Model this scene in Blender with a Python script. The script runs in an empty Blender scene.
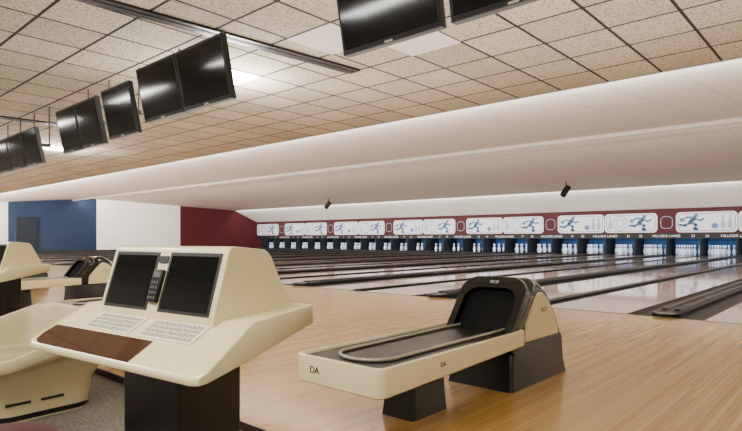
import bpy, bmesh, math, random
from mathutils import Vector, Matrix
random.seed(4)
C = bpy.context.scene
COL = C.collection
PI = math.pi

# ------------------------------------------------------------------ materials
def lin(h):
    h = h.lstrip('#')
    o = []
    for i in (0, 2, 4):
        c = int(h[i:i+2], 16)/255
        o.append(c/12.92 if c <= .04045 else ((c+.055)/1.055)**2.4)
    return (*o, 1)

class NT:
    def __init__(s, name):
        s.m = bpy.data.materials.new(name); s.m.use_nodes = True
        s.t = s.m.node_tree; s.b = s.t.nodes['Principled BSDF']
    def n(s, typ, **kw):
        nd = s.t.nodes.new(typ)
        for k, v in kw.items(): setattr(nd, k, v)
        return nd
    def l(s, a, b): s.t.links.new(a, b)
    def math(s, op, a, b=None, c=None):
        nd = s.n('ShaderNodeMath', operation=op)
        for i, v in enumerate((a, b, c)):
            if v is None: continue
            if isinstance(v, (int, float)): nd.inputs[i].default_value = v
            else: s.l(v, nd.inputs[i])
        return nd.outputs[0]
    def mix(s, f, a, b, mode='MIX'):
        nd = s.n('ShaderNodeMix', data_type='RGBA', blend_type=mode)
        for sock, v in ((nd.inputs[0], f), (nd.inputs[6], a), (nd.inputs[7], b)):
            if isinstance(v, (int, float)): sock.default_value = v
            elif isinstance(v, tuple): sock.default_value = v
            else: s.l(v, sock)
        return nd.outputs[2]
    def xyz(s):
        tc = s.n('ShaderNodeTexCoord'); sp = s.n('ShaderNodeSeparateXYZ')
        s.l(tc.outputs['Object'], sp.inputs[0]); s.co = tc.outputs['Object']
        return sp.outputs
    def noise(s, scale, detail=3, vec=None):
        nd = s.n('ShaderNodeTexNoise'); nd.inputs['Scale'].default_value = scale
        nd.inputs['Detail'].default_value = detail
        if vec is not None: s.l(vec, nd.inputs['Vector'])
        return nd.outputs[0]
    def wn(s, x, y):
        cb = s.n('ShaderNodeCombineXYZ')
        s.l(x, cb.inputs[0]); s.l(y, cb.inputs[1])
        w = s.n('ShaderNodeTexWhiteNoise', noise_dimensions='2D'); s.l(cb.outputs[0], w.inputs['Vector'])
        return w.outputs['Value']
    def base(s, v):
        s.l(v, s.b.inputs['Base Color'])
    def bump(s, h, dist=.003, strength=.4):
        nd = s.n('ShaderNodeBump'); nd.inputs['Distance'].default_value = dist
        nd.inputs['Strength'].default_value = strength
        s.l(h, nd.inputs['Height']); s.l(nd.outputs[0], s.b.inputs['Normal'])

def simple(name, hexc, rough=.5, metal=0, var=.12, scale=9, coat=0, emit=0, spec=None):
    k = NT(name); c = lin(hexc); k.xyz()
    nz = k.noise(scale, 4, k.co)
    dark = tuple(v*(1-var) for v in c[:3])+(1,)
    lite = tuple(min(1, v*(1+var)) for v in c[:3])+(1,)
    k.base(k.mix(nz, dark, lite))
    k.b.inputs['Roughness'].default_value = rough
    k.b.inputs['Metallic'].default_value = metal
    k.b.inputs['Coat Weight'].default_value = coat
    if spec is not None: k.b.inputs['Specular IOR Level'].default_value = spec
    if emit:
        k.b.inputs['Emission Color'].default_value = c
        k.b.inputs['Emission Strength'].default_value = emit
    return k.m

M = {}
M['cream'] = simple('cream_plastic', '#d9ca9d', .32, var=.05, coat=.2)
M['cream_dark'] = simple('cream_beige', '#bdb088', .42, var=.07)  # darker beige for the bench shell
M['cream_shadow'] = simple('cream_seat_shade', '#a09470', .5, var=.08)  # shade of the seat scoops put into a darker cream
M['black'] = simple('black_plastic', '#070708', .35, var=.25)
M['blackmatte'] = simple('black_matte', '#040404', .7, var=.25, spec=.15)
M['blackgloss'] = simple('black_gloss', '#050506', .12, var=.2, coat=.3)
M['bezel'] = simple('bezel_grey', '#222221', .4, var=.1)
M['tray'] = simple('tray_dark', '#0c0b09', .35, var=.3, scale=5, spec=.3)
M['screen'] = simple('dark_screen_glass', '#0b0d0e', .08, var=.3, scale=3)
M['brown'] = simple('brown_laminate', '#3f281c', .14, var=.3, scale=14, coat=.4)
M['keys'] = simple('key_grey', '#a9a391', .5)
M['keysdark'] = simple('key_dark', '#4a4a4a', .5)
M['keypanel'] = simple('key_panel', '#dcd3b8', .45, var=.03)
M['chrome'] = simple('rail_metal', '#99937f', .3, .3, var=.05)
M['polegrey'] = simple('pole_grey', '#6f675c', .5)
M['maroon'] = simple('maroon_mask', '#3d050d', .8, var=.12)
M['maroonvinyl'] = simple('maroon_vinyl', '#3a0710', .55, var=.12, spec=.3)
M['maskwhite'] = simple('mask_white', '#d2d3da', .6, var=.03)
M['maskblue'] = simple('mask_blue', '#486b94', .6, var=.1)
M['maskgrey'] = simple('mask_grey', '#8f9fb5', .6, var=.1)
M['ink'] = simple('dark_ink', '#18181d', .5)
M['white'] = simple('white_paint', '#f2ede6', .6, var=.02, scale=2)
M['offwhite'] = simple('offwhite_wall', '#cfccc8', .6, var=.05, scale=.8)
M['redwall'] = simple('dark_red_wall', '#4c0510', .8, var=.12, scale=.5)
M['bluewall'] = simple('navy_blue_wall', '#0e2440', .75, var=.12, scale=.5)
M['bluedoor'] = simple('blue_black_door', '#0a1523', .5, var=.15, scale=1)
M['beigewall'] = simple('beige_wall', '#c6bdb0', .7, var=.05, scale=1)
M['dark'] = simple('pit_dark', '#06080b', .7, var=.3, scale=2)
M['pitback'] = simple('pit_curtain_glow', '#1f4672', .8, var=.35, scale=1.5)  # blue glow of the pit put into the back wall colour
M['stepface'] = simple('ceiling_step_face', '#8f8378', .8, var=.06, scale=1)  # colour darkened to hold down the cove light on this face
M['gutter'] = simple('gutter_black', '#070708', .35, var=.25, scale=4, spec=.3)
M['cap'] = simple('cap_grey', '#29282a', .35, var=.2, scale=5, spec=.35)
M['capdark'] = simple('cap_dark', '#08080a', .35, var=.2, scale=5, spec=.3)
M['panel'] = simple('light_panel', '#fff8ee', .5, var=.01, emit=60)
M['paneldim'] = simple('light_panel_unlit_glow', '#dfd8cc', .5, var=.03, emit=.12)  # faint glow added so the unlit panels look pale
M['foul'] = simple('foul_line_dark', '#2a1d16', .3)

def pin_mat():
    k = NT('pin_white_red'); o = k.xyz(); z = o[2]
    def band(a, b): return k.math('MULTIPLY', k.math('GREATER_THAN', z, a), k.math('LESS_THAN', z, b))
    f = k.math('MAXIMUM', band(.47, .495), band(.515, .54))
    k.base(k.mix(f, lin('#ccd6e6'), lin('#a51d24'))); k.b.inputs['Roughness'].default_value = .25  # bluish pit glow tinted into the pin white
    return k.m
M['pin'] = pin_mat()

def board_mat(name, w, length, cols, rough, seam=.5, coat=0, grain=.55):
    k = NT(name); o = k.xyz()
    ix = k.math('FLOOR', k.math('DIVIDE', o[0], w))
    r0 = k.n('ShaderNodeTexWhiteNoise', noise_dimensions='1D'); k.l(ix, r0.inputs['W'])
    iy = k.math('FLOOR', k.math('DIVIDE', k.math('ADD', o[1], k.math('MULTIPLY', r0.outputs['Value'], 7.0)), length))
    rv = k.wn(ix, iy)
    cr = k.n('ShaderNodeValToRGB'); k.l(rv, cr.inputs[0])
    e = cr.color_ramp.elements
    e[0].color = lin(cols[0]); e[1].color = lin(cols[2])
    m = e.new(.5); m.color = lin(cols[1])
    mp = k.n('ShaderNodeMapping'); mp.inputs['Scale'].default_value = (22, 1.1, 1); k.l(k.co, mp.inputs[0])
    g = k.noise(3, 6, mp.outputs[0])
    gf = k.math('MULTIPLY_ADD', g, .5, .75)
    cb = k.n('ShaderNodeCombineColor')
    for i in range(3): k.l(gf, cb.inputs[i])
    c = k.mix(grain, cr.outputs[0], cb.outputs[0], 'MULTIPLY')
    fx = k.math('FRACT', k.math('DIVIDE', o[0], w))
    s = k.math('LESS_THAN', fx, .08)
    k.base(k.mix(k.math('MULTIPLY', s, seam), c, lin('#54391f')))
    k.b.inputs['Roughness'].default_value = rough; k.b.inputs['Coat Weight'].default_value = coat
    k.b.inputs['Coat Roughness'].default_value = .1
    return k.m
M['approach'] = board_mat('approach_maple_boards', .036, 2.2, ('#a2793a', '#af8745', '#ba9351'), .23, .5, .25, .3)
M['lane'] = board_mat('lane_synthetic_boards', .06, 40, ('#a58f82', '#b09a8d', '#b9a497'), .05, .12, .25)

def tile_mat():
    k = NT('ceiling_tile'); o = k.xyz(); T = .76
    ax = k.math('DIVIDE', o[0], T); ay = k.math('DIVIDE', k.math('SUBTRACT', o[1], 8.95), T)
    fx = k.math('FRACT', ax); fy = k.math('FRACT', ay)
    dx = k.math('MINIMUM', fx, k.math('SUBTRACT', 1, fx)); dy = k.math('MINIMUM', fy, k.math('SUBTRACT', 1, fy))
    d = k.math('MINIMUM', dx, dy)
    line = k.math('LESS_THAN', d, .024)
    rv = k.wn(k.math('FLOOR', ax), k.math('FLOOR', ay))
    tile = k.mix(rv, lin('#b3a994'), lin('#c7bda8'))
    sp = k.noise(38, 3, k.co)
    spots = k.math('LESS_THAN', sp, .45)
    tile = k.mix(k.math('MULTIPLY', spots, .6), tile, lin('#6a604f'))
    k.base(k.mix(line, tile, lin('#1e1915'))); k.b.inputs['Roughness'].default_value = .85
    return k.m
M['tile'] = tile_mat()

def soffit_mat(name, col, seam):
    k = NT(name); o = k.xyz()
    fx = k.math('FRACT', k.math('DIVIDE', o[0], 1.22)); fy = k.math('FRACT', k.math('DIVIDE', o[1], 1.83))
    f = k.math('MAXIMUM', k.math('LESS_THAN', fx, .022), k.math('LESS_THAN', fy, .022))
    nz = k.noise(.7, 3, k.co)
    c = lin(col); c2 = tuple(v*.92 for v in c[:3])+(1,)
    k.base(k.mix(k.math('MULTIPLY', f, .4), k.mix(nz, c2, c), lin(seam))); k.b.inputs['Roughness'].default_value = .7
    return k.m
M['soffit'] = soffit_mat('lane_ceiling_panel', '#f6f0e6', '#a3968a')
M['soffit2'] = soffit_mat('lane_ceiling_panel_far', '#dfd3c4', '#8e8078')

def carpet_mat():
    k = NT('speckled_carpet'); k.xyz()
    n1 = k.noise(130, 2, k.co); n2 = k.noise(6, 3, k.co)
    cr = k.n('ShaderNodeValToRGB'); k.l(n1, cr.inputs[0])
    cr.color_ramp.elements[0].position = .35; cr.color_ramp.elements[1].position = .65
    cr.color_ramp.elements[0].color = lin('#37312a'); cr.color_ramp.elements[1].color = lin('#847a6c')
    c = k.mix(k.math('MULTIPLY', n2, .4), cr.outputs[0], lin('#544b42'))
    k.base(c); k.b.inputs['Roughness'].default_value = .95; k.bump(n1, .004, .5)
    return k.m
M['carpet'] = carpet_mat()

# ------------------------------------------------------------------ mesh helpers
def box(bm, x0, x1, y0, y1, z0, z1):
    v = [bm.verts.new((x, y, z)) for z in (z0, z1) for x, y in ((x0, y0), (x1, y0), (x1, y1), (x0, y1))]
    for f in ((3, 2, 1, 0), (4, 5, 6, 7), (0, 1, 5, 4), (1, 2, 6, 5), (2, 3, 7, 6), (3, 0, 4, 7)):
        bm.faces.new([v[i] for i in f])
def loft(bm, rings, cap0=True, cap1=True):
    R = [[bm.verts.new(p) for p in r] for r in rings]
    n = len(R[0])
    for a, b in zip(R, R[1:]):
        for i in range(n):
            j = (i+1) % n
            try: bm.faces.new((a[i], a[j], b[j], b[i]))
            except ValueError: pass
    if cap0: bm.faces.new(R[0][::-1])
    if cap1: bm.faces.new(R[-1])
    return R
def prism_x(bm, prof, x0, x1):          # prof: (y,z)
    loft(bm, [[(x0, y, z) for y, z in prof], [(x1, y, z) for y, z in prof]])
def tube(bm, pts, r, seg=8, closed=False):
    pts = [Vector(p) for p in pts]; n = len(pts); rings = []
    for i, p in enumerate(pts):
        if closed: t = pts[(i+1) % n]-pts[i-1]
        else: t = pts[min(i+1, n-1)]-pts[max(i-1, 0)]
        t.normalize()
        up = Vector((0, 0, 1)) if abs(t.z) < .9 else Vector((0, 1, 0))
        a = t.cross(up).normalized(); b = a.cross(t)
        rings.append([p+a*(math.cos(2*PI*k/seg)*r)+b*(math.sin(2*PI*k/seg)*r) for k in range(seg)])
    if closed: loft(bm, rings+[rings[0]], False, False)
    else: loft(bm, rings)
def lathe(bm, prof, seg=16, cx=0, cy=0):
    rings = [[(cx+r*math.cos(2*PI*k/seg), cy+r*math.sin(2*PI*k/seg), z) for k in range(seg)] for r, z in prof]
    loft(bm, rings)
def rr(x0, x1, y0, y1, rn, rf=None, n=6):   # rounded rectangle, near radius rn, far radius rf
    rf = rn if rf is None else rf
    pts = []
    for cx, cy, r, a0 in ((x1-rn, y0+rn, rn, -90), (x1-rf, y1-rf, rf, 0), (x0+rf, y1-rf, rf, 90), (x0+rn, y0+rn, rn, 180)):
        for i in range(n+1):
            a = math.radians(a0+90*i/n); pts.append((cx+r*math.cos(a), cy+r*math.sin(a)))
    return pts
def obj(name, bm, m, parent=None, bevel=0, smooth=False, seg=3):
    bmesh.ops.remove_doubles(bm, verts=bm.verts, dist=1e-6)
    bmesh.ops.recalc_face_normals(bm, faces=bm.faces)
    me = bpy.data.meshes.new(name); bm.to_mesh(me); bm.free()
    me.materials.append(m)
    o = bpy.data.objects.new(name, me); COL.objects.link(o)
    if parent: o.parent = parent
    if smooth:
        for p in me.polygons: p.use_smooth = True
        try: me.set_sharp_from_angle(angle=math.radians(38))
        except Exception: pass
    if bevel:
        md = o.modifiers.new('bevel', 'BEVEL'); md.width = bevel; md.segments = seg; md.limit_method = 'ANGLE'
        md.angle_limit = math.radians(35)
        for p in me.polygons: p.use_smooth = True
        try: me.set_sharp_from_angle(angle=math.radians(80))
        except Exception: pass
    return o
def B(): return bmesh.new()
def bx(name, m, dims, parent=None, bevel=0):
    b = B(); box(b, *dims); return obj(name, b, m, parent, bevel)
def tag(o, label, cat, group=None):
    o['label'] = label; o['category'] = cat
    if group: o['group'] = group
    return o
def thing(name, label, cat, loc=(0, 0, 0), rz=0, group=None):
    o = bpy.data.objects.new(name, None); COL.objects.link(o); o.empty_display_size = .1
    o.location = loc; o.rotation_euler = (0, 0, rz)
    return tag(o, label, cat, group)
def struct(name, bm, m, **k):
    o = obj(name, bm, m, **k); o['kind'] = 'structure'; return o
def sbox(name, m, dims): return struct(name, (lambda b: (box(b, *dims), b)[1])(B()), m)
def kids(o): return list(o.children)
def dup(root, loc, rz=None, label=None, group=None):
    r = root.copy(); COL.objects.link(r); r.location = loc
    if rz is not None: r.rotation_euler = (0, 0, rz)
    if label: r['label'] = label
    if group: r['group'] = group
    for ch in kids(root):
        c = ch.copy(); COL.objects.link(c); c.parent = r
        for g in kids(ch):
            d = g.copy(); COL.objects.link(d); d.parent = c
    return r
TXT = {}
def text(name, s, size, m, parent, loc, rot, extrude=.001, sx=1):
    key = (s, size, m.name, sx)
    if key not in TXT:
        cu = bpy.data.curves.new(name, 'FONT'); cu.body = s; cu.size = size; cu.extrude = extrude; cu.align_x = 'CENTER'; cu.align_y = 'CENTER'
        t = bpy.data.objects.new(name+'_tmp', cu); COL.objects.link(t)
        bpy.context.view_layer.update()
        me = bpy.data.meshes.new_from_object(t.evaluated_get(bpy.context.evaluated_depsgraph_get()))
        bpy.data.objects.remove(t)
        me.materials.clear(); me.materials.append(m)
        if sx != 1: me.transform(Matrix.Scale(sx, 4, (1, 0, 0)))
        TXT[key] = me
    o = bpy.data.objects.new(name, TXT[key]); COL.objects.link(o)
    o.location = loc; o.rotation_euler = rot
    if parent: o.parent = parent
    return o
ORD = ['first', 'second', 'third', 'fourth', 'fifth', 'sixth', 'seventh', 'eighth', 'ninth', 'tenth', 'eleventh', 'twelfth', 'thirteenth',
       'fourteenth', 'fifteenth', 'sixteenth', 'seventeenth', 'eighteenth', 'nineteenth', 'twentieth', 'twenty-first', 'twenty-second',
       'twenty-third', 'twenty-fourth', 'twenty-fifth', 'twenty-sixth', 'twenty-seventh', 'twenty-eighth', 'twenty-ninth', 'thirtieth']

# ------------------------------------------------------------------ layout constants (metres, lanes run along +Y)
XL, XR, YB, YF, YM = -55.4, 5.0, -5.0, 8.56, 41.0
ZC, Y1 = 3.56, 8.95
YA = 1.98            # back edge of the approach
XC = -2.17           # centre of the nearest ball return
CARP = -.05

# ------------------------------------------------------------------ setting
sbox('floor', M['carpet'], (XL, XR, YB, YA, -.3, CARP))
o = sbox('floor_approach', M['approach'], (XL, XR, YA, YF, -.3, 0))
sbox('floor_under_lanes', M['dark'], (XL, XR, YF, YM+3, -.3, -.16))
sbox('trim_1', M['foul'], (XL, XR, YF-.02, YF+.03, -.1, .002))
sbox('trim_2', M['foul'], (XL, XR, YA-.012, YA, CARP, .002))
sbox('ceiling', M['tile'], (XL, XR, YB, Y1, ZC, ZC+.12))
b = B(); box(b, XL, XR, Y1, Y1+.03, ZC-.01, ZC+.16); struct('trim_3', b, M['white'])
b = B(); prism_x(b, [(Y1, 3.80), (20, 4.78), (20, 4.88), (Y1, 3.9)], XL, XR); struct('ceiling_lane_near', b, M['soffit'])
b = B(); prism_x(b, [(20, 4.64), (20.1, 4.64), (20.1, 5.1), (20, 5.1)], XL, XR); struct('trim_4', b, M['stepface'])
b = B(); prism_x(b, [(20.1, 5.0), (37.9, 4.42), (37.9, 4.52), (20.1, 5.1)], XL, XR); struct('ceiling_lane_far', b, M['soffit2'])
b = B(); prism_x(b, [(37.9, 4.37), (YM, 3.14), (YM+.1, 3.2), (38.0, 4.5)], XL, XR); struct('wall_above_masks', b, M['white'])
sbox('wall_right', M['beigewall'], (XR, XR+.2, YB, YM+3, -.3, 5.3))
sbox('wall_back', M['beigewall'], (XL, XR, YB-.2, YB, -.3, ZC+.1))
sbox('wall_far', M['pitback'], (XL, XR, YM+2.1, YM+2.3, -.3, 3.3))
def lw(name, m, y0, y1): sbox(name, m, (XL-.2, XL, y0, y1, -.3, 5.3))
lw('wall_left', M['offwhite'], YB, 14.8)
lw('wall_left_blue', M['bluewall'], 14.8, 22.2)
lw('wall_left_white', M['white'], 22.2, 30.9)
lw('wall_left_red', M['redwall'], 30.9, YM+3)
dr = bx('door_1', M['bluedoor'], (XL, XL+.06, 15.6, 17.0, CARP+.05, 2.9), None, .01); dr['kind'] = 'structure'
b = B(); box(b, XL, XL+.09, 15.45, 15.6, 0, 3.05); box(b, XL, XL+.09, 17.0, 17.15, 0, 3.05); box(b, XL, XL+.09, 15.6, 17.0, 2.9, 3.05)
struct('trim_5', b, M['bluedoor'])

# ------------------------------------------------------------------ lanes
WL, NL = .51, .23
def make_lane(x0, x1, wideleft, label):
    wl, nl = (WL, NL) if wideleft else (NL, WL)
    a, c = x0+wl, x1-nl
    t = thing('bowling_lane', label, 'bowling lane', ((a+c)/2, YF+.03, 0), 0, 'bowling lanes')
    hw = (c-a)/2; L = YM+1.6-YF-.03
    bx('lane_surface', M['lane'], (-hw, hw, 0, L, -.14, 0), t)
    for side, w in ((-1, wl), (1, nl)):
        gw = .31 if w > .3 else .16
        b = B(); prof = []
        for i in range(9):
            an = PI*i/8; prof.append((side*(hw+gw/2)-math.cos(an)*gw/2, -.012-math.sin(an)*gw*.25))
        lo = [(x, -.15) for x, z in prof[::-1]]
        loft(b, [[(x, 0, z) for x, z in prof+lo], [(x, L, z) for x, z in prof+lo]])
        obj('gutter', b, M['gutter'], t)
    return t
edges = [XC+2-2*i for i in range(28)]     # -.17, -2.17, -4.17 ...
for i in range(27):
    make_lane(edges[i+1], edges[i], i % 2 == 0, 'pale glossy bowling lane with black gutters, %s lane from the right' % ORD[i])
def rail_end(hw, z1, L):                  # long low cover with a rounded near end
    b = B()
    def outline(ins):
        w = hw-ins
        return [(w*math.cos(PI+PI*i/12), hw+w*math.sin(PI+PI*i/12)) for i in range(13)]+[(w, L), (-w, L)]
    loft(b, [[(x, y, -.15) for x, y in outline(0)], [(x, y, z1-.012) for x, y in outline(0)], [(x, y, z1) for x, y in outline(.014)]])
    return b
wi = ni = 0
for i, e in enumerate(edges):
    if i % 2 == 1:
        t = thing('ball_track', 'wide raised dark ball track between two lanes, %s wide one from the right' % ORD[wi], 'lane divider', (e, YF+.03, 0), 0, 'wide lane dividers'); wi += 1
        obj('housing', rail_end(.19, .055, YM+.6-YF), M['capdark'], t, 0, True)
        for sx in (-.085, .085):
            b = B(); pr = [(sx-.05, .05), (sx+.05, .05), (sx+.04, .085), (sx-.04, .085)]
            loft(b, [[(x, .4, z) for x, z in pr], [(x, YM+.55-YF, z) for x, z in pr]])
            obj('track_ridge', b, M['cap'], t, .006)
    else:
        o = obj('lane_divider', rail_end(.065, .03, YM+.6-YF), M['capdark'], None, 0, True)
        o.location = (e, YF+.03, 0)
        tag(o, 'thin black divider strip between two lanes, %s thin strip from the right' % ORD[ni], 'lane divider', 'thin lane dividers'); ni += 1
for i, e in enumerate(edges):
    sbox('trim_%d' % (20+i), M['dark'], (e-.04, e+.04, YM+.0, YM+2.1, -.15, 1.2))

# pins
b = B()
S = 1.85
prof = [(.028, 0), (.030, .004), (.045, .05), (.058, .10), (.0605, .115), (.057, .15), (.045, .20), (.030, .24), (.0235, .265), (.024, .29),
        (.030, .32), (.0325, .343), (.030, .362), (.020, .375), (.006, .381)]
lathe(b, [(r*S, z*S) for r, z in prof], 12)
pin0 = obj('bowling_pin', b, M['pin'], None, 0, True)
first = True
for i in range(2, 27):
    x1, x0 = edges[i], edges[i+1]
    cx = (x0+x1)/2+(.03 if i % 2 == 0 else -.03)
    lab = 'white bowling pin at the end of the %s lane from the right' % ORD[i]
    grp = 'pins of the %s lane from the right' % ORD[i]
    for row in range(4):
        for j in range(row+1):
            p = pin0 if first else pin0.copy()
            if not first: COL.objects.link(p)
            first = False
            p.location = (cx+(j-row/2)*.46, YM+.25+row*.36, 0)
            tag(p, lab, 'bowling pin', grp)

# ------------------------------------------------------------------ masks and the black strip under them
ZB, ZT = 1.47, 3.14
def stroke(bm, pts, w, y):
    for a, c in zip(pts, pts[1:]):
        a = Vector((a[0], a[1])); c = Vector((c[0], c[1])); d = (c-a).normalized(); n = Vector((-d.y, d.x))*w/2
        v = [bm.verts.new((q.x, y, q.y)) for q in (a-n, c-n, c+n, a+n)]; bm.faces.new(v)
    for p in pts: disc(bm, p[0], p[1], w/2, y, 10)
def disc(bm, x, z, r, y, n=16):
    bm.faces.new([bm.verts.new((x+r*math.cos(2*PI*i/n), y, z+r*math.sin(2*PI*i/n))) for i in range(n)])
def band(bm, pts, w, y, closed=True):      # one connected outline strip
    n = len(pts); L = []; R = []
    for i in range(n):
        p = Vector(pts[i]); a = Vector(pts[i-1]) if (closed or i) else p; c = Vector(pts[(i+1) % n]) if (closed or i < n-1) else p
        d = (c-a).normalized(); nn = Vector((-d.y, d.x))*w/2
        L.append(bm.verts.new((p.x+nn.x, y, p.y+nn.y))); R.append(bm.verts.new((p.x-nn.x, y, p.y-nn.y)))
    for i in range(n if closed else n-1):
        j = (i+1) % n; bm.faces.new((L[i], L[j], R[j], R[i]))
def flatpin(bm, x, z, h, y):
    pts = [(r*h/.381, zz*h/.381) for r, zz in prof]
    bm.faces.new([bm.verts.new((x+px, y, z+pz)) for px, pz in pts]+[bm.verts.new((x-px, y, z+pz)) for px, pz in pts[::-1]])
def figure(bm, fx, fz, s, y, k=1.3):
    T = lambda pts: [(fx+(px-.5)*s*k, fz+(pz-.45)*s) for px, pz in pts]
    disc(bm, *T([(.64, .84)])[0], .11*s, y)
    stroke(bm, T([(.57, .68), (.42, .44)]), .25*s, y)
    stroke(bm, T([(.44, .42), (.64, .30), (.57, .06), (.68, .05)]), .14*s, y-.001)
    stroke(bm, T([(.40, .40), (.20, .26), (.0, .30)]), .14*s, y-.002)
    stroke(bm, T([(.54, .68), (.32, .74), (.14, .62)]), .10*s, y-.003)
    disc(bm, *T([(.09, .58)])[0], .12*s, y-.004)
    stroke(bm, T([(.58, .66), (.78, .54), (.92, .62)]), .10*s, y-.005)
seq = []; xx = -2.6; kk = 0
while xx > XL+1.2:
    ty = ('w', 'p', 'r')[kk % 3]; wd = 3.5 if ty != 'r' else 1.1
    x0 = xx-wd
    if x0 < XL+1.2: x0 = XL+.04
    if ty != 'r' and xx-x0 < 3.1: ty = 'r'
    seq.append((x0, xx, ty)); xx = x0; kk += 1
cnt = {'w': 0, 'p': 0, 'r': 0}
LBL = {'w': 'white pinsetter mask, ring left of blue bowler, %s of its kind from right', 'p': 'white pinsetter mask, blue bowler left of pins, %s of its kind from right',
       'r': 'narrow dark red pinsetter mask with thin outline, %s red one from right'}
for (x0, x1, ty) in seq:
    w = x1-x0; cx = (x0+x1)/2; H = ZT-ZB; f = w/3.7
    t = thing('pinsetter_mask', LBL[ty] % ORD[cnt[ty]], 'pinsetter mask', (cx, YM, ZB), 0, 'pinsetter masks'); cnt[ty] += 1
    bx('backing_board', M['maroon'], (-w/2+.003, w/2-.003, 0, .08, 0, H), t)
    if ty != 'r':
        b = B(); pl = rr(-w/2+.02, w/2-.02, .07, H-.28, .26)
        loft(b, [[(px, -.015, pz) for px, pz in pl], [(px, 0, pz) for px, pz in pl]]); obj('white_field', b, M['maskwhite'], t)
        zc = H/2-.1
        b = B(); fx = .75*f if ty == 'w' else -.8*f; figure(b, fx, zc, 1.15, -.025); obj('bowler_figure', b, M['maskblue'], t)
        b = B(); band(b, [(px, pz) for px, pz in rr(-w/2+.14, w/2-.14, .17, H-.38, .3)], .03, -.017); obj('red_outline', b, M['maroon'], t)
        if ty == 'w':
            for r in (.48, .26):
                b = B(); band(b, [(-.72*f+r*math.cos(2*PI*i/26), zc+r*math.sin(2*PI*i/26)) for i in range(26)], .08, -.02); obj('ring_outline', b, M['maskgrey'], t)
            b = B(); flatpin(b, -1.44*f, .28, .9, -.02); obj('pin_motif', b, M['maskgrey'], t)
        else:
            b = B(); flatpin(b, 1.40*f, .28, .9, -.02); obj('pin_motif', b, M['maskgrey'], t)
            b = B(); flatpin(b, 1.0*f, .28, .9, -.019); obj('pin_motif', b, M['maskgrey'], t)
            b = B(); disc(b, .52*f, .47, .19, -.021); obj('ball_motif', b, M['maskblue'], t)
    else:
        b = B(); band(b, rr(-w*.32, w*.32, .34, H-.54, .25), .035, -.012); obj('white_outline', b, M['maskgrey'], t)
num = 27; bi = 0
for i in range(1, 28, 2):
    e = edges[i]; last = e-2 < XL
    t = thing('number_board', 'black board with white lane numbers and lettering under the masks, %s board from the right' % ORD[bi], 'sign board', (e, YM, 1.13), 0, 'lane number boards'); bi += 1
    bx('board', M['dark'], (-1.1 if last else -1.995, 1.995, -.02, .08, 0, .338), t)
    if not last: text('lettering', 'HILLSIDE LANES', .22, M['maskwhite'], t, (0, -.025, .165), (PI/2, 0, 0), sx=1.1)
    text('lane_number', str(num), .22, M['maskwhite'], t, (1.6, -.025, .165), (PI/2, 0, 0))
    if num > 1 and not last: text('lane_number', str(num-1), .22, M['maskwhite'], t, (-1.6, -.025, .165), (PI/2, 0, 0))
    num -= 2

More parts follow.
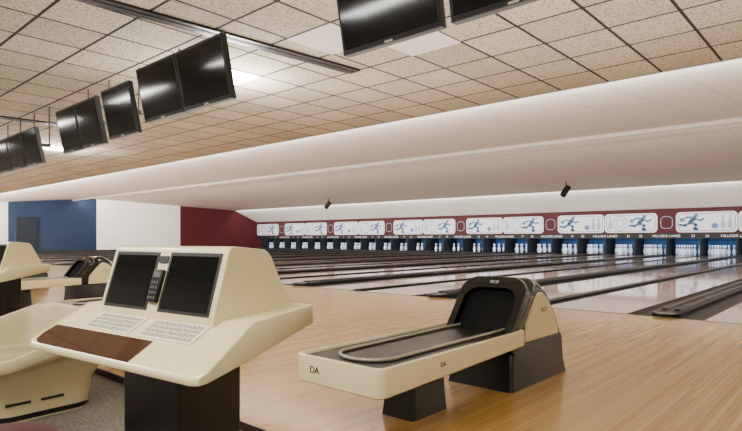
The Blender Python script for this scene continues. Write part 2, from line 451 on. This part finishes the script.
# ------------------------------------------------------------------ ball returns
def rr3(x0, x1, y0, y1, r, z): return [(px, py, z) for px, py in rr(x0, x1, y0, y1, r)]
def ball_return(label):
    t = thing('ball_return', label, 'ball return', (XC, 2.12, 0), 0, 'ball returns on the approach')
    HW, L = .335, 1.58
    zb = lambda y: .275+.035*y; zt = lambda y: .435+.008*y
    def rg(ins, fz): return [(px, py, fz(py)) for px, py in rr(-HW+ins, HW-ins, ins, L, .055-ins*.3, .02)]
    b = B()
    loft(b, [rg(.04, zb), rg(.008, lambda y: zb(y)+.004), rg(.0, lambda y: zb(y)+.012), rg(0, lambda y: zt(y)-.008), rg(.002, lambda y: zt(y)-.002),
             rg(.006, zt), rg(.024, zt), rg(.027, lambda y: zt(y)-.004), rg(.029, lambda y: zt(y)-.045)], True, True)
    obj('rack_body', b, M['cream'], t, 0, True)
    b = B(); loft(b, [rg(.030, lambda y: zt(y)-.044), rg(.030, lambda y: zt(y)-.016)]); tray = obj('ball_tray', b, M['tray'], t)
    b = B(); pts = [(-.19, L-.04)]+[(.19*math.cos(a), .30+.17*math.sin(a)) for a in [PI+PI*i/12 for i in range(13)]]+[(.19, L-.04)]
    tube(b, [(px, py, zt(py)-.006) for px, py in pts], .011, 10); obj('rail', b, M['chrome'], t, 0, True)
    b = B(); loft(b, [rr3(-.13, .13, .53, .91, .03, 0), rr3(-.105, .105, .57, .89, .03, .31)]); obj('pedestal', b, M['black'], t, 0, True)
    st = [(1.605, .46), (1.655, .525), (1.712, .60), (1.77, .675), (1.82, .735), (1.855, .775), (1.89, .798), (1.95, .795), (2.02, .772), (2.10, .724), (2.18, .65), (2.25, .565), (2.31, .46), (2.345, .36), (2.365, .28)]
    rings = []
    for y, z in st:
        w = .262; r = max(.005, min(.10, (z-.29)*.5)); sec = [(-w, .28-.001), (w, .28-.001)]
        for i in range(7): a = PI/2*i/6; sec.append((w-r+r*math.cos(a), z-r+r*math.sin(a)))
        for i in range(7): a = PI/2+PI/2*i/6; sec.append((-w+r+r*math.cos(a), z-r+r*math.sin(a)))
        rings.append([(sx, y, sz) for sx, sz in sec])
    b = B(); loft(b, rings); hood = obj('hood', b, M['blackgloss'], t, 0, True)
    side = [(1.71, .335), (1.725, .47), (1.78, .535), (1.835, .602), (1.88, .652), (1.915, .68), (1.945, .69), (1.98, .686), (2.03, .665), (2.09, .62), (2.15, .552), (2.205, .475), (2.255, .397), (2.28, .335)]
    for sx in (-1, 1):
        b = B(); loft(b, [[(sx*.245, y, z) for y, z in side], [(sx*.272, y, z) for y, z in side], [(sx*.280, y+(1.97-y)*.03, z+(.53-z)*.03) for y, z in side]])
        sp = obj('side_panel', b, M['cream'], t, 0, True)
        if sx == 1: text('emblem', 'DCD', .045, M['ink'], sp, (.2808, 2.0, .55), (PI/2, 0, PI/2))
    P0 = Vector((0, 1.475, .40)); up = Vector((0, .60, .80)).normalized(); nf = Vector((0, -.80, .60))
    def arch(w, h, r, base=0):
        pts = [(-w, base), (w, base)]
        for i in range(9): a = PI/2*i/8; pts.append((w-r+r*math.cos(a), h-r+r*math.sin(a)))
        for i in range(9): a = PI/2+PI/2*i/8; pts.append((-w+r+r*math.cos(a), h-r+r*math.sin(a)))
        return pts
    def A(pts, off): return [P0+Vector((a, 0, 0))+up*s+nf*off for a, s in pts]
    b = B(); big = arch(.288, .51, .15, -.08); inn = arch(.222, .40, .12, .0)
    loft(b, [A(arch(.283, .507, .15, -.08), -.12), A(big, -.11), A(big, -.008), A(arch(.279, .50, .145, -.08), .010), A(inn, .012), A(inn, -.035), A(arch(.20, .385, .11, 0), -.055)], True, True)
    obj('hood_arch', b, M['blackgloss'], t, 0, True)
    b = B(); loft(b, [A(arch(.217, .396, .118, .002), -.056), A(arch(.217, .396, .118, .002), -.03)]); obj('ball_exit_shade', b, M['blackmatte'], t)  # matte black plate painted in for the dark depth of the opening
    b = B(); loft(b, [rr3(-.278, .278, 1.49, 2.45, .03, 0), rr3(-.268, .268, 1.51, 2.42, .03, .10), rr3(-.264, .264, 1.52, 2.395, .03, .315), rr3(-.255, .255, 1.53, 2.37, .03, .335)]); obj('hood_base', b, M['black'], t, 0, True)
    text('emblem', 'DA', .055, M['ink'], t, (-.16, -.002, .36), (PI/2, 0, 0))
    text('emblem', 'DA', .04, M['ink'], t, (HW+.001, .55, .375), (PI/2, 0, PI/2))
    c = P0+up*.45+nf*.0135
    text('emblem', 'DCD', .034, M['maskwhite'], t, c, (math.atan2(.8, .6), 0, 0))
    return t
br = ball_return('cream ball return with black arched hood, alone in the middle foreground')
dup(br, (XC-4, 2.12, 0), None, 'cream ball return whose rack shows just left of the large scoring console')
dup(br, (XC-8, 2.12, 0), None, 'cream ball return with black arched hood, third along the row')
dup(br, (XC-12, 2.12, 0), None, 'cream ball return mostly behind the left edge console, fourth along the row')
dup(br, (XC-16, 2.12, 0), None, 'farthest cream ball return at the left, fifth along the row')

# ------------------------------------------------------------------ scoring consoles  (u to the left, v to the back)
def console(label, loc, rz):
    t = thing('scoring_console', label, 'scoring console', loc, rz, 'scoring consoles')
    q = lambda u, v, z: (.385-u, v-.235, z-CARP)
    ztop = lambda v: .748+.565*min(v, .2)+.05*max(0, v-.2)
    zbot = lambda v: .722+.175*v
    plan = [(.025, -.012), (.895, -.012), (.925, .003), (.935, .025), (.915, .2), (.86, .517), (.852, .525), (.078, .525), (.07, .517), (.016, .2), (-.005, .018), (.003, -.003)]
    def ins(d):
        cx, cy = .46, .2
        return [(cx+(u-cx)*(1-d/.46), cy+(v-cy)*(1-d/.28)) for u, v in plan]
    b = B()
    R = loft(b, [[q(u, v, zbot(v)) for u, v in ins(.008)], [q(u, v, zbot(v)+.002) for u, v in ins(.002)], [q(u, v, zbot(v)+.006) for u, v in plan], [q(u, v, ztop(v)-.004) for u, v in plan],
             [q(u, v, ztop(v)) for u, v in ins(.003)], [q(u, v, ztop(v)+.001) for u, v in ins(.008)], [q(u, v, ztop(v)-.006) for u, v in ins(.011)]], True, False)
    e = R[-1]; b.faces.new([e[i] for i in (9, 10, 11, 0, 1, 2, 3, 4)]); b.faces.new([e[i] for i in (4, 5, 6, 7, 8, 9)])
    obj('desk', b, M['cream'], t, 0, True)
    z = ztop
    def poly(bm, pts, h0, h1): loft(bm, [[q(u, v, z(v)+h0) for u, v in pts], [q(u, v, z(v)+h1) for u, v in pts]])
    def slab(bm, u0, u1, v0, v1, h0, h1): poly(bm, ((u0, v0), (u1, v0), (u1, v1), (u0, v1)), h0, h1)
    b = B(); poly(b, [(.33, -.001), (.87, -.001), (.905, .012), (.916, .04), (.908, .084), (.33, .084)], -.014, -.003); obj('writing_surface', b, M['brown'], t)
    for u0 in (.165, .48):
        b = B(); slab(b, u0, u0+.275, .092, .166, -.012, -.001); kb = obj('keyboard', b, M['keypanel'], t)
        for j in range(4):
            b = B(); vv = .098+j*.0165
            for i in range(11):
                uu = u0+.013+i*.0227; slab(b, uu, uu+.016, vv, vv+.0105, -.002, .002)
            obj('key_row', b, M['keys'], kb)
    prof_h = [(.165, .80), (.168, .862), (.226, 1.058), (.233, 1.072), (.25, 1.077), (.375, 1.066), (.392, 1.058), (.408, 1.04), (.485, .893), (.49, .87), (.49, .80)]
    b = B(); loft(b, [[q(.155, v, zz) for v, zz in prof_h], [q(.77, v, zz) for v, zz in prof_h]]); hood = obj('monitor_hood', b, M['cream'], t, .003)
    p0 = Vector((.168, .862)); p1 = Vector((.226, 1.058)); ax = (p1-p0).normalized(); nr_ = Vector((-ax.y, ax.x)); FL = (p1-p0).length
    def plate(bm, u0, u1, s0, s1, h0, h1):
        def pt(u, s, h):
            w = p0+ax*s+nr_*h; return q(u, w.x, w.y)
        loft(bm, [[pt(u, s, h0) for u, s in ((u0, s0), (u1, s0), (u1, s1), (u0, s1))], [pt(u, s, h1) for u, s in ((u0, s0), (u1, s0), (u1, s1), (u0, s1))]])
    for u0, u1 in ((.178, .434), (.494, .750)):
        b = B(); plate(b, u0, u1, .003, FL-.003, -.01, .002); bz = obj('screen_bezel', b, M['bezel'], t)
        b = B(); plate(b, u0+.012, u1-.012, .013, FL-.015, .001, .003); obj('screen_glass', b, M['screen'], bz)
    b = B(); plate(b, .440, .488, .03, .14, -.01, .014); kp = obj('keypad', b, M['black'], t, .004)
    b = B()
    for i in range(3):
        for j in range(4): plate(b, .445+i*.0145, .454+i*.0145, .04+j*.017, .049+j*.017, .0135, .016)
    plate(b, .445, .483, .112, .132, .0135, .0155)
    obj('keypad_buttons', b, M['keysdark'], kp)
    b = B(); plate(b, .440, .488, .165, .188, -.005, .004); obj('name_plate', b, M['ink'], t)
    b = B(); loft(b, [[q(u, v, CARP) for u, v in ((.25, .11), (.53, .11), (.53, .36), (.25, .36))], [q(u, v, .785) for u, v in ((.25, .11), (.53, .11), (.53, .36), (.25, .36))]])
    obj('pedestal', b, M['black'], t, .008)
    b = B(); loft(b, [[q(u, v, zz) for u, v in ((.21, .06), (.57, .06), (.57, .41), (.21, .41))] for zz in (CARP, CARP+.03)]); obj('foot_plate', b, M['black'], t, .006)
    return t
con = console('large cream scoring console with two dark screens and keyboards, nearest to the viewer', (-1.681, .951, CARP), math.radians(7))
dup(con, (-5.70, 1.46, CARP), math.radians(4), 'cream scoring console cut off by the left edge of the photo')

# ------------------------------------------------------------------ moulded bench: one shell with two scooped seats
t = thing('moulded_bench', 'low cream moulded bench with raised back rim and scooped seats at the left edge', 'bench', (-4.47, 1.25, CARP), math.radians(4))
HX, HY = .66, .48
def ring(ins, z, lift=0, r=.2):
    pts = rr(-HX+ins, HX-ins, -HY+ins, HY-ins, max(.05, r-ins*.4), None, 8); out = []
    for px, py in pts:
        f = max(0, min(1, (py/HY+.35)/1.2)); f = f*f*(3-2*f)
        out.append((px, py+lift*f*.12, z+lift*f))
    return out
b = B()
loft(b, [ring(.17, 0), ring(.17, .05), ring(.15, .20), ring(.09, .30), ring(.06, .335, .05), ring(.01, .345, .11), ring(0, .36, .15), ring(0, .405, .19), ring(.008, .418, .20), ring(.07, .42, .20),
         ring(.085, .41, .18), ring(.10, .36, .08), ring(.13, .31, .02), ring(.20, .29), ring(.34, .285)])
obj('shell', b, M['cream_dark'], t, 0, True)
for x0, x1 in ((-.48, -.03), (.03, .48)):
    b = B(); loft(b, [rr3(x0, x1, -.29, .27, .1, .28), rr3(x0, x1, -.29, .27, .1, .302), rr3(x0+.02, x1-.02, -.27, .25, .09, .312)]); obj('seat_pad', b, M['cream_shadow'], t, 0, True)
b = B(); loft(b, [ring(.175, .045), ring(.166, .04), ring(.166, .012), ring(.175, .005)]); obj('kick_strip', b, M['black'], t, 0, True)
for yy in (-.24, -.04):
    b = B(); box(b, HX-.18, HX-.158, yy, yy+.14, .11, .127); obj('vent_slot', b, M['ink'], t)

t = thing('swivel_stool', 'round maroon vinyl swivel stool in the bottom left corner', 'stool', (-2.13, .53, CARP))
b = B(); lathe(b, [(.20, 0), (.20, .015), (.06, .04), (.035, .08), (.035, .42)], 24); obj('pedestal', b, M['black'], t, 0, True)
b = B(); lathe(b, [(.08, .41), (.165, .425), (.185, .45), (.18, .465)], 28); obj('seat_pan', b, M['ink'], t, 0, True)
b = B(); lathe(b, [(.175, .455), (.183, .475), (.175, .495), (.12, .508), (.01, .51)], 28); obj('cushion', b, M['maroonvinyl'], t, 0, True)

# ------------------------------------------------------------------ hanging monitors
def monitor(label, X, W, H, z0, tilt=11):
    t = thing('hanging_monitor', label, 'monitor', (X, 3.4, z0), 0, 'monitors hung from the ceiling')
    W = W/2; ty = math.tan(math.radians(tilt))
    def pl(bm, x0, x1, z0, z1, y0, y1):
        loft(bm, [[(x, y0-ty*z, z) for x, z in ((x0, z0), (x1, z0), (x1, z1), (x0, z1))], [(x, y1-ty*z, z) for x, z in ((x0, z0), (x1, z0), (x1, z1), (x0, z1))]])
    b = B(); pl(b, -W, W, 0, H, 0, .07); cs = obj('casing', b, M['black'], t, .008)
    b = B(); pl(b, -W+.03, W-.03, .04, H-.03, -.003, .004); obj('screen_glass', b, M['screen'], t)
    b = B(); pl(b, -.04, .04, .006, .02, -.003, .002); obj('badge', b, M['keys'], cs)
    b = B(); tube(b, [(-.15, .3, .36), (-.15, .3, ZC-z0)], .013, 10); obj('mounting_pole', b, M['polegrey'], t, 0, True)
    b = B(); box(b, -.19, -.11, -.03, .315, .36, .42); obj('mounting_arm', b, M['black'], t)
    return t
ml = [(-1.77, 1.0, .6, 2.67, 'black monitor hung from the tile ceiling, rightmost, cut off at the top edge'), (-2.86, 1.02, .6, 2.67, 'large black monitor at the top centre, left one of the near pair'),
      (-5.52, .96, .66, 2.60, 'black monitor beside the bright ceiling light, right one of the second pair'), (-6.50, .96, .66, 2.60, 'black monitor left of the one beside the bright ceiling light'),
      (-7.62, .86, .66, 2.51, 'single black monitor, fifth from the right along the ceiling row'), (-8.62, .76, .66, 2.49, 'black monitor, sixth from the right along the ceiling row'), (-9.41, .76, .66, 2.49, 'black monitor, seventh from the right along the ceiling row'),
      (-11.2, .8, .62, 2.44, 'black monitor, eighth from the right along the ceiling row'), (-12.03, .8, .62, 2.44, 'black monitor, ninth from the right along the ceiling row'), (-12.86, .8, .62, 2.44, 'black monitor, tenth from the right along the ceiling row'),
      (-13.7, .8, .62, 2.44, 'small looking black monitor at the left edge, farthest in the ceiling row')]
for X, W, H, z0, lab in ml: monitor(lab, X, W, H, z0)

# ceiling tracks, light panels, spotlights
def track(X, y0, y1, lab, rz=0):
    t = thing('ceiling_track', lab, 'ceiling track', (X, y1, ZC), rz, 'dark ceiling tracks')
    bx('channel', M['black'], (-.11, .11, y0-y1, 0, -.03, 0), t, .006)
    bx('slot', M['ink'], (-.03, .03, y0-y1+.02, -.03, -.036, -.029), t)
track(-5.6, .5, 5.9, 'long dark track on the ceiling running behind the middle monitors', math.radians(-5))
track(-12.9, .5, 4.6, 'dark track on the ceiling above the leftmost monitors', math.radians(-5))
TT = .76
def lpanel(ix, iy, m, lab):
    x0 = ix*TT; y0 = 8.95-iy*TT
    t = thing('ceiling_light', lab, 'ceiling light', (x0, y0, ZC), 0, 'recessed ceiling lights')
    bx('diffuser', m, (.03, TT-.03, .03, TT-.03, -.008, .002), t)
    b = B(); s = [(0, 0), (TT, 0), (TT, TT), (0, TT)]; i_ = [(.03, .03), (TT-.03, .03), (TT-.03, TT-.03), (.03, TT-.03)]
    R = loft(b, [[(x, y, .002) for x, y in s], [(x, y, -.012) for x, y in s], [(x, y, -.012) for x, y in i_], [(x, y, .002) for x, y in i_]], False, False)
    obj('frame', b, M['white'], t)
lpanel(-10, 6, M['panel'], 'bright glowing square ceiling light right behind the second pair of monitors')
lpanel(-22, 5, M['panel'], 'bright ceiling light far left behind the small monitors')
lpanel(-7, 6, M['paneldim'], 'pale unlit ceiling light panel left of the top centre monitor')
lpanel(-6, 5, M['paneldim'], 'pale unlit ceiling light panel just below the top centre monitor')
def spot(x, y, z, lab):
    t = thing('spotlight', lab, 'spotlight', (x, y, z), 0, 'hanging spotlights')
    b = B(); tube(b, [(0, 0, 0), (0, 0, -.4)], .05, 8); obj('stem', b, M['black'], t)
    b = B(); tube(b, [(.08, .12, -.3), (-.14, -.22, -.85)], .19, 14); obj('lamp_housing', b, M['black'], t, .02)
    b = B(); tube(b, [(-.14, -.22, -.85), (-.146, -.23, -.865)], .15, 14); obj('lens', b, M['screen'], t)
spot(-13.7, 33.0, 4.58, 'black spotlight hanging over the lanes right of centre')
spot(-34.5, 33.0, 4.58, 'smaller looking black spotlight hanging over the far left lanes')

# ------------------------------------------------------------------ lights
def area(name, loc, rot, sx, sy, e, col=(1, .97, .92)):
    L = bpy.data.lights.new(name, 'AREA'); L.shape = 'RECTANGLE'; L.size = sx; L.size_y = sy; L.energy = e; L.color = col
    o = bpy.data.objects.new(name, L); COL.objects.link(o); o.location = loc; o.rotation_euler = rot
    return o
for x in (2, -2, -6, -10, -15, -21, -29, -39, -49):  # unseen row added behind the camera to light the room
    area('room_fill', (x, -1.0, ZC-.06), (0, 0, 0), 2.0, .9, 225 if x > -12 else 250)
# unseen fill added to brighten the tile ceiling, no fixtures, stronger to the right
area('ceiling_fill', (-2, 4.8, 1.9), (PI, 0, 0), 14, 6, 370, (1, .98, .95))
area('ceiling_fill', (-32, 4.8, 1.9), (PI, 0, 0), 44, 6, 560, (1, .98, .95))
area('ceiling_fill', (-7.2, 4.8, 2.9), (PI, 0, 0), .7, .7, 130, (1, .98, .95))  # added to throw a bright pool round the lit panel
area('ceiling_fill', (-16.3, 5.5, 2.9), (PI, 0, 0), .7, .7, 110, (1, .98, .95))  # likewise an added pool, round the far left panel
area('cove_lamp', ((XL+XR)/2, Y1+.2, ZC+.10), (math.radians(112), 0, 0), XR-XL-1, .12, 11500, (1, .95, .885))
area('cove_lamp', (-40, Y1+.2, ZC+.12), (math.radians(112), 0, 0), 29, .12, 4500, (1, .945, .87))
area('cove_lamp', ((XL+XR)/2, 20.3, 4.84), (math.radians(100), 0, 0), XR-XL-1, .12, 4000, (1, .95, .885))
area('pit_lamp', ((XL+XR)/2, YM+.12, 1.4), (math.radians(25), 0, 0), XR-XL-1, .15, 1050, (.56, .78, 1))
area('mask_lamp', ((XL+XR)/2, 37.6, 4.3), (math.radians(35), 0, 0), XR-XL-1, .15, 950, (1, .97, .94))

w = bpy.data.worlds.new('world'); C.world = w; w.use_nodes = True
w.node_tree.nodes['Background'].inputs[0].default_value = (.9, .92, 1, 1)
w.node_tree.nodes['Background'].inputs[1].default_value = .3

# ------------------------------------------------------------------ camera
cam = bpy.data.cameras.new('camera'); cam.sensor_width = 36; cam.lens = 36*556/742; cam.shift_y = 23.5/742; cam.clip_end = 300
co = bpy.data.objects.new('camera', cam); COL.objects.link(co)
co.location = (0, 0, 1.1); co.rotation_euler = (PI/2, 0, math.radians(41.9))
C.camera = co
